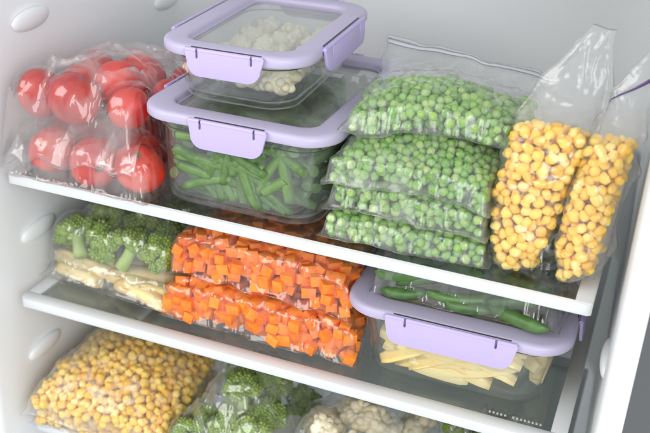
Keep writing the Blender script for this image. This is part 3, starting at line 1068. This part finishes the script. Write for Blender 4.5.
bean_lens = [0.030, 0.038, 0.046, 0.024]
bean_me = [tube_mesh('bean_piece', l, 0.0047, MAT['bean'], b, i, MAT['bean_cut'], 0.06, 0.03) for i, (l, b) in enumerate(zip(bean_lens, (0.0005, 0.0012, 0.002, 0.0)))]
pile = box_pile(0.2125, 0.112, 0.0, 0.141, 0.197, Z1 + 0.0050, 0.066, 21, 0.0017)
def press_front(pile, w, d, lens, r, nz, nx, zr, tilt, seed, faces=(0, 1)):
    """pieces pressed flat against the front and right glass"""
    rs = random.Random(seed)
    for face in faces:
        span = w if face == 0 else d
        for iz in range(nz):
            for ix in range(nx):
                mi = rs.randrange(len(lens)); l = lens[mi]
                t = max(-1.35, min(1.35, rs.gauss(0, tilt)))
                hz = abs(math.sin(t)) * l / 2 + r; hx = abs(math.cos(t)) * l / 2 + r
                x = max(-span / 2 + hx + 0.005, min(span / 2 - hx - 0.005, (ix + rs.uniform(0.15, 0.85)) / nx * span - span / 2))
                z = max(hz + 0.001, min(zr - hz, (iz + rs.uniform(0.2, 0.8)) / nz * zr))
                for _try in range(25):
                  if _try: x = rs.uniform(-span / 2 + hx, span / 2 - hx)
                  if face: x = max(x, -span / 2 + hx + 0.022)
                  off = -d / 2 + r * rs.uniform(1.15, 2.0) if face == 0 else w / 2 - r * rs.uniform(1.15, 2.0)
                  off += (0.0006 * _try - 0.10 * z) * (1 if face == 0 else -1)
                  tips = [(x + q * math.cos(t) * l / 2, off) if face == 0 else (off, x + q * math.cos(t) * l / 2) for q in (-1, 0, 1)]
                  if min(float(pile.samp(pile.D, a, b)) for a, b in tips) > r * 0.6 - 0.08 * z: break
                else: continue
                rot = Matrix.Rotation(-t, 4, 'Y') @ Matrix.Rotation(rs.uniform(0, 6.28), 4, 'X')
                if face: rot = Matrix.Rotation(math.pi / 2, 4, 'Z') @ rot
                u, v = (x, off) if face == 0 else (off, x)
                dv = rot @ Vector((1, 0, 0))
                n = max(3, int(l / (1.4 * r)))
                sph = [(dv.x * q, dv.y * q, dv.z * q, r * 0.7) for q in [(-0.5 + (k + .5) / n) * (l - r) for k in range(n)]]
                pile.stamp(u, v, z, sph)
                pile.items.append((u, v, z, rot, dict(m=mi, s=1.0, k=1.4), sph))
press_front(pile, 0.141, 0.197, bean_lens, 0.0046, 6, 6, 0.064, 0.75, 3, (0,))
pile.pour(mk_rod(bean_lens, 0.0046, 4, 0.22), tries=8, fails=250, limit=420, slack=1.25)
pile.emit('bean', bean_me, 'bean_piece', 'cut green bean piece inside the large lidded box', 'bean pieces in the glass box', 'green bean')

cauli_me = [floret_mesh('cauliflower_floret', 1.0, MAT['cauli'], MAT['cauli'], s, 0.25, 6, 8, 0.6, 0.4, 2, 0.80, 1.45) for s in range(3)]
pile = box_pile(0.1965, 0.1175, math.radians(2.5), 0.098, 0.158, Z1 + 0.0835 + 0.0052, 0.030, 22, 0.001)
def mk_floret(r0, r1, nm, sc=0.9):
    def f(rs):
        r = rs.uniform(r0, r1)
        rot = Matrix.Rotation(rs.uniform(0, 6.28), 4, 'Z') @ Matrix.Rotation(rs.uniform(-1.2, 1.2), 4, 'X')
        return [(0, 0, 0, r * 0.72)], rot, dict(m=rs.randrange(nm), s=r * sc, k=1.3)
    return f
for iy in range(5):
    for ix in range(3):
        r = pile.rs.uniform(0.0180, 0.0205)
        u = (ix - 1) * 0.0305 + pile.rs.uniform(-.002, .002); v = (iy - 2) * 0.0305 + pile.rs.uniform(-.002, .002)
        sph = [(0, 0, 0, r * 0.80)]
        z = pile.place(u, v, sph, 0.0016 + 0.80 * r)
        pile.items.append((u, v, z - 0.10 * r, Matrix.Rotation(pile.rs.uniform(0, 6.28), 4, 'Z') @ Matrix.Rotation(pile.rs.uniform(-0.9, 0.9), 4, 'X'), dict(m=(ix + iy) % 3, s=r * 0.78, k=1.2), sph))
pile.emit('cauliflower', cauli_me, 'cauliflower_floret', 'cauliflower floret inside the smallest lidded box', 'florets in the small glass box', 'cauliflower')

fry_lens = [0.052, 0.062, 0.070, 0.044]
fry_me = [stick_mesh('potato_strip', l, 0.0112, 0.0104, MAT['fries'], b, i) for i, (l, b) in enumerate(zip(fry_lens, (0.001, 0.0018, 0.0025, 0.0)))]
pile = box_pile(0.3975, 0.117, math.radians(1.0), 0.149, 0.173, Z2 + 0.0050, 0.054, 23, 0.002)
press_front(pile, 0.149, 0.173, fry_lens, 0.0054, 5, 5, 0.053, 0.36, 4)
pile.pour(mk_rod(fry_lens, 0.0054, 4, 0.14, 1.0, 0.1), tries=8, fails=300, limit=200, slack=1.3)
pile.emit('potato', fry_me, 'potato_strip', 'pale cut potato strip inside the lidded glass box', 'potato strips in the glass box', 'potato strip')

# ------------------------------------------------------------------ tomato bags
def box_top(x0, x1, y0, y1, z):
    return lambda u, v: np.where((u > x0) & (u < x1) & (v > y0) & (v < y1), z, -1.0)

def tomato_bag(label, left, right, base, spots, seed, desc):
    b = Bag('tomato_bag', label, left, right, base, thick=0.05, seed=seed, mat='film_red', group='bags of tomatoes', wr=0.0048, iters=420, seam=0.004, pad=0.0028, folds=26)
    for k, (u, v, r) in enumerate(spots):
        v -= 0.007
        sph = [(0, 0, 0, r * 0.86)]
        z = b.place(u, v, sph)
        rot = rnd_rot(b.rs) @ Matrix.Diagonal((b.rs.uniform(0.84, 1.06), b.rs.uniform(0.86, 1.06), b.rs.uniform(0.86, 1.08), 1))
        b.items.append((u, v, z, rot, dict(m=k % 3, s=r * 1.17, k=1.46), sph))
    b.finish(res=0.0014)
    b.emit('tomato', MESH['tomato'], 'tomato', desc, desc.replace('red tomato', 'tomatoes'), 'tomato')
    return b
t_low = tomato_bag('clear bag of red tomatoes lying directly on the shelf', [(-0.006, -0.010), (-0.004, 0.08), (0.004, 0.165)], [(0.149, -0.010), (0.141, 0.08), (0.130, 0.165)],
                   maxbase(0.0), [(0.037, 0.028, 0.0205), (0.081, 0.024, 0.0190), (0.121, 0.029, 0.0198), (0.058, 0.067, 0.0205), (0.101, 0.066, 0.0200), (0.022, 0.074, 0.0175), (0.043, 0.112, 0.019), (0.086, 0.112, 0.019), (0.121, 0.101, 0.017), (0.020, 0.135, 0.016)], 31, 'red tomato in the lower of the two tomato bags')
t_up = tomato_bag('clear bag of red tomatoes resting on another tomato bag', [(-0.006, -0.008), (-0.006, 0.10), (0.000, 0.20)], [(0.131, -0.006), (0.127, 0.10), (0.126, 0.215)],
                  maxbase(0.0, t_low.surface()), [(0.024, 0.034, 0.0178), (0.061, 0.030, 0.0188), (0.110, 0.035, 0.0172), (0.083, 0.064, 0.0208), (0.036, 0.078, 0.0192), (0.120, 0.086, 0.0180), (0.074, 0.112, 0.0200), (0.022, 0.122, 0.0178), (0.112, 0.132, 0.0185), (0.052, 0.152, 0.0182), (0.092, 0.168, 0.0180)], 32, 'red tomato in the upper of the two tomato bags')

# ------------------------------------------------------------------ pea bags
lid_top = box_top(0.128, 0.2995, 0.003, 0.221, 0.0838)
PEA = mk_ball(0.0032, 0.0045, 4, 0.86)
def pea_bag(label, left, right, base, thick, seed, fill, desc, group, limit=2000, lift=None, zip_=None, mat='film_milky'):
    b = Bag('pea_bag', label, left, right, base, thick=thick, seed=seed, mat=mat, group='bags of peas', wr=0.0018, iters=320, fill=fill, lift=lift, seam=0.004, pillow=0.22, margin=0.004, grow=0.005, pad=0.0005, dil=0.018 if seed > 41 else 0)
    n = b.pour(PEA, tries=10, fails=250, limit=limit, slack=0.9, over=0.5)
    b.finish(zip_=zip_)
    b.emit('pea', MESH['pea'], 'green_pea', desc, group, 'pea')
    return b
p4 = pea_bag('bottommost bag of the pea stack, lying on the glass shelf', [(0.2935, 0.010), (0.2935, 0.15)], [(0.4160, 0.013), (0.415, 0.15)],
             maxbase(0.0), 0.0285, 41, (0, 1), 'green pea in the bottommost pea bag', 'peas in the bottommost bag')
p3 = pea_bag('second pea bag from the shelf, between two other pea bags', [(0.2945, 0.013), (0.2945, 0.15)], [(0.4130, 0.016), (0.414, 0.15)],
             maxbase(0.0, p4.surface()), 0.0275, 42, (0, 1), 'green pea in the second pea bag from the shelf', 'peas in the second bag up')
p2 = pea_bag('third pea bag from the shelf, right under the open flapped one', [(0.2945, 0.010), (0.294, 0.15)], [(0.4150, 0.012), (0.416, 0.15)],
             maxbase(0.0, p3.surface()), 0.0270, 43, (0, 1), 'green pea in the third pea bag from the shelf', 'peas in the third bag up')
p1 = pea_bag('topmost pea bag with a long empty flap, partly on the box lid', [(0.303, 0.024), (0.297, 0.09), (0.290, 0.166)], [(0.4265, 0.050), (0.430, 0.10), (0.433, 0.150)],
             maxbase(0.0, p2.surface(), lid_top, box_top(0.285, 0.445, 0.045, 0.175, 0.084)), 0.025, 44, (0.0, 0.62), 'green pea in the topmost pea bag', 'peas in the topmost bag',
             lift=lambda u, v: 0.42 * np.clip(v - 0.098, 0, None), zip_=(0.965, 0.003, 'zip_clear'))

# ------------------------------------------------------------------ corn bags standing at the right wall
CORN = mk_ball(0.0041, 0.0055, 5, 0.74)
def frame_matrix(origin, xdir, updir):
    x = Vector(xdir).normalized()
    u = Vector(updir); u = (u - x * u.dot(x)).normalized()
    w = x.cross(u)     # outward
    M = Matrix.Identity(4)
    for i in range(3):
        M[i][0] = x[i]; M[i][1] = u[i]; M[i][2] = w[i]; M[i][3] = origin[i]
    return M
def corn_bag(label, left, right, base, matrix, thick, seed, fill, desc, group, zip_=None, lift=None, wr=0.0016, name='corn_bag', iters=300, mat='film'):
    b = Bag(name, label, left, right, base, matrix, thick=thick, seed=seed, mat=mat, group='bags of corn', wr=wr, iters=iters, fill=fill, lift=lift, seam=0.003, pillow=0.25, margin=0.003 if matrix else 0.004, grow=0.005 if matrix else 0.006, pad=0.0010, grow_end=False, dil=0.018 if seed == 92 else 0)
    b.pour(CORN, tries=8, fails=250, limit=900, slack=0.8, over=0.5)
    b.finish(zip_=zip_)
    b.emit('corn', MESH['corn'], 'corn_kernel', desc, group, 'corn')
    return b
Mc1 = frame_matrix((0.4335, 0.042, 0.001), (0.985, 0.03, 0.0), (0.0, 0.16, 0.98))
corn_bag('standing corn bag with a pointed empty top, beside the pea stack',
         [(-0.0095, 0.0), (-0.0145, 0.03), (-0.0175, 0.055), (-0.0150, 0.085), (-0.0085, 0.112), (0.0040, 0.140), (0.0345, 0.180)],
         [(0.0185, 0.0), (0.0265, 0.03), (0.0315, 0.055), (0.0370, 0.085), (0.0415, 0.112), (0.0450, 0.140), (0.0390, 0.181)],
         None, Mc1, 0.036, 51, (0.0, 0.66), 'yellow corn kernel in the standing bag with pointed top', 'corn in the bag beside the peas')
Mc2 = frame_matrix((0.4810, 0.046, 0.001), (0.95, -0.16, 0.0), (0.10, 0.10, 0.98))
corn_bag('standing corn bag with a purple zip, leaning on the fridge side wall',
         [(-0.0030, 0.0), (-0.0105, 0.025), (-0.0095, 0.068), (-0.004, 0.100), (0.000, 0.125), (0.002, 0.142)],
         [(0.0140, 0.0), (0.0190, 0.025), (0.0225, 0.068), (0.0235, 0.100), (0.0235, 0.130), (0.021, 0.170)],
         None, Mc2, 0.034, 52, (0.0, 0.66), 'yellow corn kernel in the bag leaning on the side wall', 'corn in the bag at the side wall', zip_=(0.90, 0.0022, 'zip'))

# ------------------------------------------------------------------ middle shelf: potato and broccoli bags
pst_lens = [0.050, 0.062, 0.074]
pst_me = [stick_mesh('potato_wedge', l, 0.0165, 0.013, MAT['fries'], b, 10 + i, 0.005) for i, (l, b) in enumerate(zip(pst_lens, (0.002, 0.003, 0.004)))]
b = Bag('potato_bag', 'clear bag of pale potato wedges under the broccoli bag', [(0.000, 0.032), (-0.002, 0.10), (0.0, 0.17)], [(0.148, 0.022), (0.135, 0.10), (0.13, 0.17)],
        maxbase(Z2), thick=0.030, seed=61, mat='film_red', pad=0.0015, wr=0.0026, iters=60, seam=0.006, pillow=0.35)
b.pour(mk_rod(pst_lens, 0.0076, 3, 0.06, 0.35, 0.0), tries=14, fails=500, limit=60, slack=0.25)
b.finish()
b.emit('wedge', pst_me, 'potato_wedge', 'pale potato wedge in the bag below the broccoli', 'potato wedges in the bag', 'potato wedge')
pot_bag = b

broc_me = [floret_mesh('broccoli_floret', 1.0, MAT['broccoli'], MAT['stem'], 5 + s, 0.085, 10, 40, 0.55, 1.15) for s in range(3)]
def broccoli_bag(label, left, right, base, spots, seed, desc, group, thick=0.088, mat='film_crumple', iters=200, wr=0.006):
    b = Bag('broccoli_bag', label, left, right, base, thick=thick, seed=seed, mat=mat, group='bags of broccoli', wr=wr, iters=iters, seam=0.006)
    if callable(spots): b.pour(spots, tries=20, fails=200, limit=30, slack=0.6)
    for k, (u, v, r, tx, tz) in enumerate(() if callable(spots) else spots):
        sph = [(0, 0, 0, r * 0.9)]
        z = b.place(u, v, sph, float(b.samp(b.B, u, v)) + 0.80 * r)
        rot = Matrix.Rotation(tz, 4, 'Z') @ Matrix.Rotation(tx, 4, 'X')
        b.items.append((u, v, z, rot, dict(m=k % 3, s=r), sph))
    b.finish(res=0.0014)
    b.emit('broccoli', broc_me, 'broccoli_floret', desc, group, 'broccoli')
    return b
broc1 = broccoli_bag('clear bag of green broccoli on top of the potato wedge bag', [(-0.002, 0.040), (-0.003, 0.11), (0.0, 0.20)], [(0.136, 0.036), (0.140, 0.12), (0.142, 0.20)],
                     maxbase(Z2, pot_bag.surface()), [(0.024, 0.062, 0.0225, -1.0, 0.7), (0.056, 0.058, 0.0215, 1.3, -0.4), (0.088, 0.060, 0.0225, -0.6, -0.6), (0.118, 0.058, 0.0205, 1.1, 0.6),
                      (0.040, 0.094, 0.0225, 0.7, 1.0), (0.076, 0.096, 0.0215, -0.5, 0.3), (0.110, 0.094, 0.0225, 0.8, 2.0), (0.022, 0.125, 0.021, 0.4, 0.0), (0.060, 0.128, 0.022, 0.5, 1.6),
                      (0.098, 0.128, 0.022, 0.3, 0.0), (0.128, 0.130, 0.019, 0.4, 1.0), (0.040, 0.165, 0.021, 0.3, 0.0), (0.080, 0.165, 0.022, 0.3, 1.0), (0.115, 0.168, 0.021, 0.3, 1.0)], 62, 'green broccoli floret in the bag above the potatoes', 'broccoli above the potatoes', mat='film_crumple', wr=0.004)

# ------------------------------------------------------------------ carrots
CUBE = mk_cube(0.0092, 0.0107, 0.20)
def carrot_bag(label, left, right, base, thick, seed, desc, group):
    b = Bag('carrot_bag', label, left, right, base, thick=thick, seed=seed, mat='film_carrot', group='bags of carrot cubes', wr=0.0026, iters=260, seam=0.004, folds=24, pillow=0.22, margin=0.002, grow=0.003, pad=0.0010, dil=0.02 if seed == 72 else 0)
    b.pour(CUBE, tries=8, fails=500, limit=1400, slack=0.5, over=1.0)
    b.finish()
    b.emit('carrot', MESH['carrot'], 'carrot_cube', desc, group, 'carrot')
    return b
c_low = carrot_bag('clear bag of orange carrot cubes lying on the middle shelf', [(0.136, 0.026), (0.146, 0.10), (0.15, 0.165)], [(0.318, 0.024), (0.305, 0.10), (0.30, 0.165)],
                   maxbase(Z2), 0.045, 71, 'orange carrot cube in the lower carrot bag', 'cubes in the lower carrot bag')
c_up = carrot_bag('clear bag of orange carrot cubes resting on another carrot bag', [(0.136, 0.036), (0.146, 0.10), (0.15, 0.175)], [(0.311, 0.030), (0.305, 0.10), (0.300, 0.175)],
                  maxbase(Z2, c_low.surface()), 0.044, 72, 'orange carrot cube in the upper carrot bag', 'cubes in the upper carrot bag')

# ------------------------------------------------------------------ green pods in a bag on the potato box
pod_lens = [0.046, 0.060, 0.036]
pod_me = [tube_mesh('green_pod', l, 0.0058, MAT['pod'], bb, 30 + i, None, 0.55, 0.05) for i, (l, bb) in enumerate(zip(pod_lens, (0.003, 0.004, 0.002)))]
fr_top = box_top(0.306, 0.489, 0.015, 0.22, Z2 + 0.0712)
b = Bag('green_pod_bag', 'crumpled clear bag of dark green pods lying on the potato box lid', [(0.326, 0.030), (0.328, 0.10), (0.335, 0.16)], [(0.480, 0.036), (0.480, 0.10), (0.47, 0.16)],
        maxbase(Z2, fr_top), thick=0.040, seed=81, mat='film_crumple', pad=0.001, margin=0.003, wr=0.0030, iters=60, seam=0.002, pillow=0.18)
mkp = mk_rod(pod_lens, 0.0055, 3, 0.07, 0.60, -0.08, 0.72)
for layer in range(2):
    for v in (0.039, 0.046, 0.053, 0.060, 0.068, 0.076, 0.085, 0.095, 0.106):
        for u in (0.360, 0.400, 0.440):
            sph, rot, pay = mkp(b.rs)
            uu, vv_ = u + b.rs.uniform(-.006, .006), v + layer * 0.005 + b.rs.uniform(-.002, .002)
            z = b.place(uu, vv_, sph)
            if z is not None: b.items.append((uu, vv_, z, rot, pay, sph))
b.pour(mk_rod(pod_lens, 0.0055, 3, 0.10, 0.80, -0.1, 0.6), tries=16, fails=800, limit=120, slack=0.4, over=1.0)
b.finish(res=0.0014)
b.emit('pod', pod_me, 'green_pod', 'dark green pod in the bag on the potato box', 'pods in the bag on the lid', 'green bean')

# ------------------------------------------------------------------ bottom shelf
cl = corn_bag('corn bag lying on the bottom shelf under another corn bag', [(0.004, -0.004), (0.004, 0.14)], [(0.150, 0.004), (0.14, 0.14)], maxbase(Z3), None, 0.042, 91, (0, 1),
              'yellow corn kernel in the bottom bag of the lying pair', 'corn in the bottom lying bag', mat='film_milky')
corn_bag('large flat corn bag lying on top of another corn bag', [(0.006, -0.010), (0.006, 0.15)], [(0.152, -0.006), (0.140, 0.15)], maxbase(Z3, cl.surface()), None, 0.030, 92, (0, 0.95),
         'yellow corn kernel in the top bag of the lying pair', 'corn in the top lying bag', mat='film_milky')
broccoli_bag('crumpled bag of broccoli between the flat corn bags and the cauliflower', [(0.152, -0.010), (0.150, 0.06), (0.150, 0.14)], [(0.262, -0.010), (0.262, 0.06), (0.262, 0.14)], maxbase(Z3),
             mk_floret(0.021, 0.026, 3),
             63, 'green broccoli floret in the bag beside the cauliflower', 'broccoli beside the cauliflower bag')
b = Bag('cauliflower_bag', 'clear bag of cream cauliflower florets on the bottom shelf', [(0.248, 0.0), (0.250, 0.07), (0.254, 0.15)], [(0.386, 0.0), (0.384, 0.07), (0.380, 0.15)], maxbase(Z3), thick=0.085, seed=64,
        mat='film', wr=0.0025, iters=90, seam=0.006)
b.pour(mk_floret(0.022, 0.028, 3, 0.76), tries=20, fails=200, limit=40, slack=0.6)
b.finish()
b.emit('cauliflower', cauli_me, 'cauliflower_floret', 'cauliflower floret in the bag on the bottom shelf', 'florets in the cauliflower bag', 'cauliflower')
broccoli_bag('clear bag of broccoli right of the cauliflower bag', [(0.386, 0.0), (0.386, 0.07), (0.386, 0.15)], [(0.486, 0.0), (0.486, 0.07), (0.480, 0.15)], maxbase(Z3),
             mk_floret(0.021, 0.026, 3),
             65, 'green broccoli floret in the bag past the cauliflower', 'broccoli past the cauliflower bag')

# ------------------------------------------------------------------ place the food: the pieces in view one by one, the rest joined
def visibility(cams):
    tot = np.zeros(len(ITEMS), int)
    W, Hh, f = 650, 433, 957.76
    for C in cams:
        ids = np.full((Hh, W), -1, int); zb = np.full((Hh, W), 1e9)
        for k, it in enumerate(ITEMS):
            for c, r in it['sph']:
                q = it['BM'] @ c - C
                d = q.dot(CAM_F)
                if d < 0.05: continue
                px = f * q.dot(CAM_R) / d + 325; py = f * q.dot(CAM_D) / d + 216.5; pr = f * r / d
                x0, x1 = max(0, int(px - pr)), min(W - 1, int(px + pr) + 1)
                y0, y1 = max(0, int(py - pr)), min(Hh - 1, int(py + pr) + 1)
                if x0 > x1 or y0 > y1: continue
                yy, xx = np.mgrid[y0:y1 + 1, x0:x1 + 1]
                h = 1 - ((xx - px) ** 2 + (yy - py) ** 2) / (pr * pr)
                dep = d - r * np.sqrt(np.clip(h, 0, None))
                sl = (slice(y0, y1 + 1), slice(x0, x1 + 1))
                up = (h > 0) & (dep < zb[sl])
                zb[sl] = np.where(up, dep, zb[sl]); ids[sl] = np.where(up, k, ids[sl])
        a, n = np.unique(ids[ids >= 0], return_counts=True)
        tot[a] += n * (4 if C is cams[0] else 1)
    return tot
side = [CAM_C, CAM_C + CAM_R * 0.10, CAM_C - CAM_R * 0.10, CAM_C + Vector((0, 0, 0.10))]
vis = visibility(side)
kinds = {}
for k, it in enumerate(ITEMS):
    kinds.setdefault(it['kind'], []).append(k)
STUFF = dict(pea=('green_peas', 'green peas packed deeper inside the four stacked bags', 'pea'),
             corn=('corn_kernels', 'yellow corn kernels packed deeper inside the corn bags', 'corn'),
             carrot=('carrot_cubes', 'orange carrot cubes packed deeper inside the two carrot bags', 'carrot'))
for kind, ks in kinds.items():
    seen = [k for k in ks if vis[k] > 0]
    seen.sort(key=lambda k: -vis[k])
    single = seen[:300]
    for k in single:
        it = ITEMS[k]
        o = bpy.data.objects.new(it['name'], it['mesh'])
        COL.objects.link(o)
        o.matrix_world = it['M']
        tag(o, it['label'], it['cat'], it['group'])
    rest_ = [k for k in ks if k not in set(single)]
    print('FOOD', kind, 'all', len(ks), 'seen', len(seen), 'single', len(single))
    if kind in STUFF and rest_:
        vv, ff, base = [], [], 0
        cache = {}
        for k in rest_:
            it = ITEMS[k]
            me = it['mesh']
            if me.name not in cache:
                co = np.empty(len(me.vertices) * 3); me.vertices.foreach_get('co', co)
                cache[me.name] = (co.reshape(-1, 3), [tuple(p.vertices) for p in me.polygons])
            co, fs = cache[me.name]
            Mx = np.array(it['M'])
            vv.append(co @ Mx[:3, :3].T + Mx[:3, 3])
            ff += [tuple(i + base for i in f) for f in fs]
            base += len(co)
        nm, lb, ct = STUFF[kind]
        o = link_mesh(nm, np.vstack(vv), ff, ITEMS[rest_[0]]['mesh'].materials[0])
        tag(o, lb, ct, None, 'stuff')
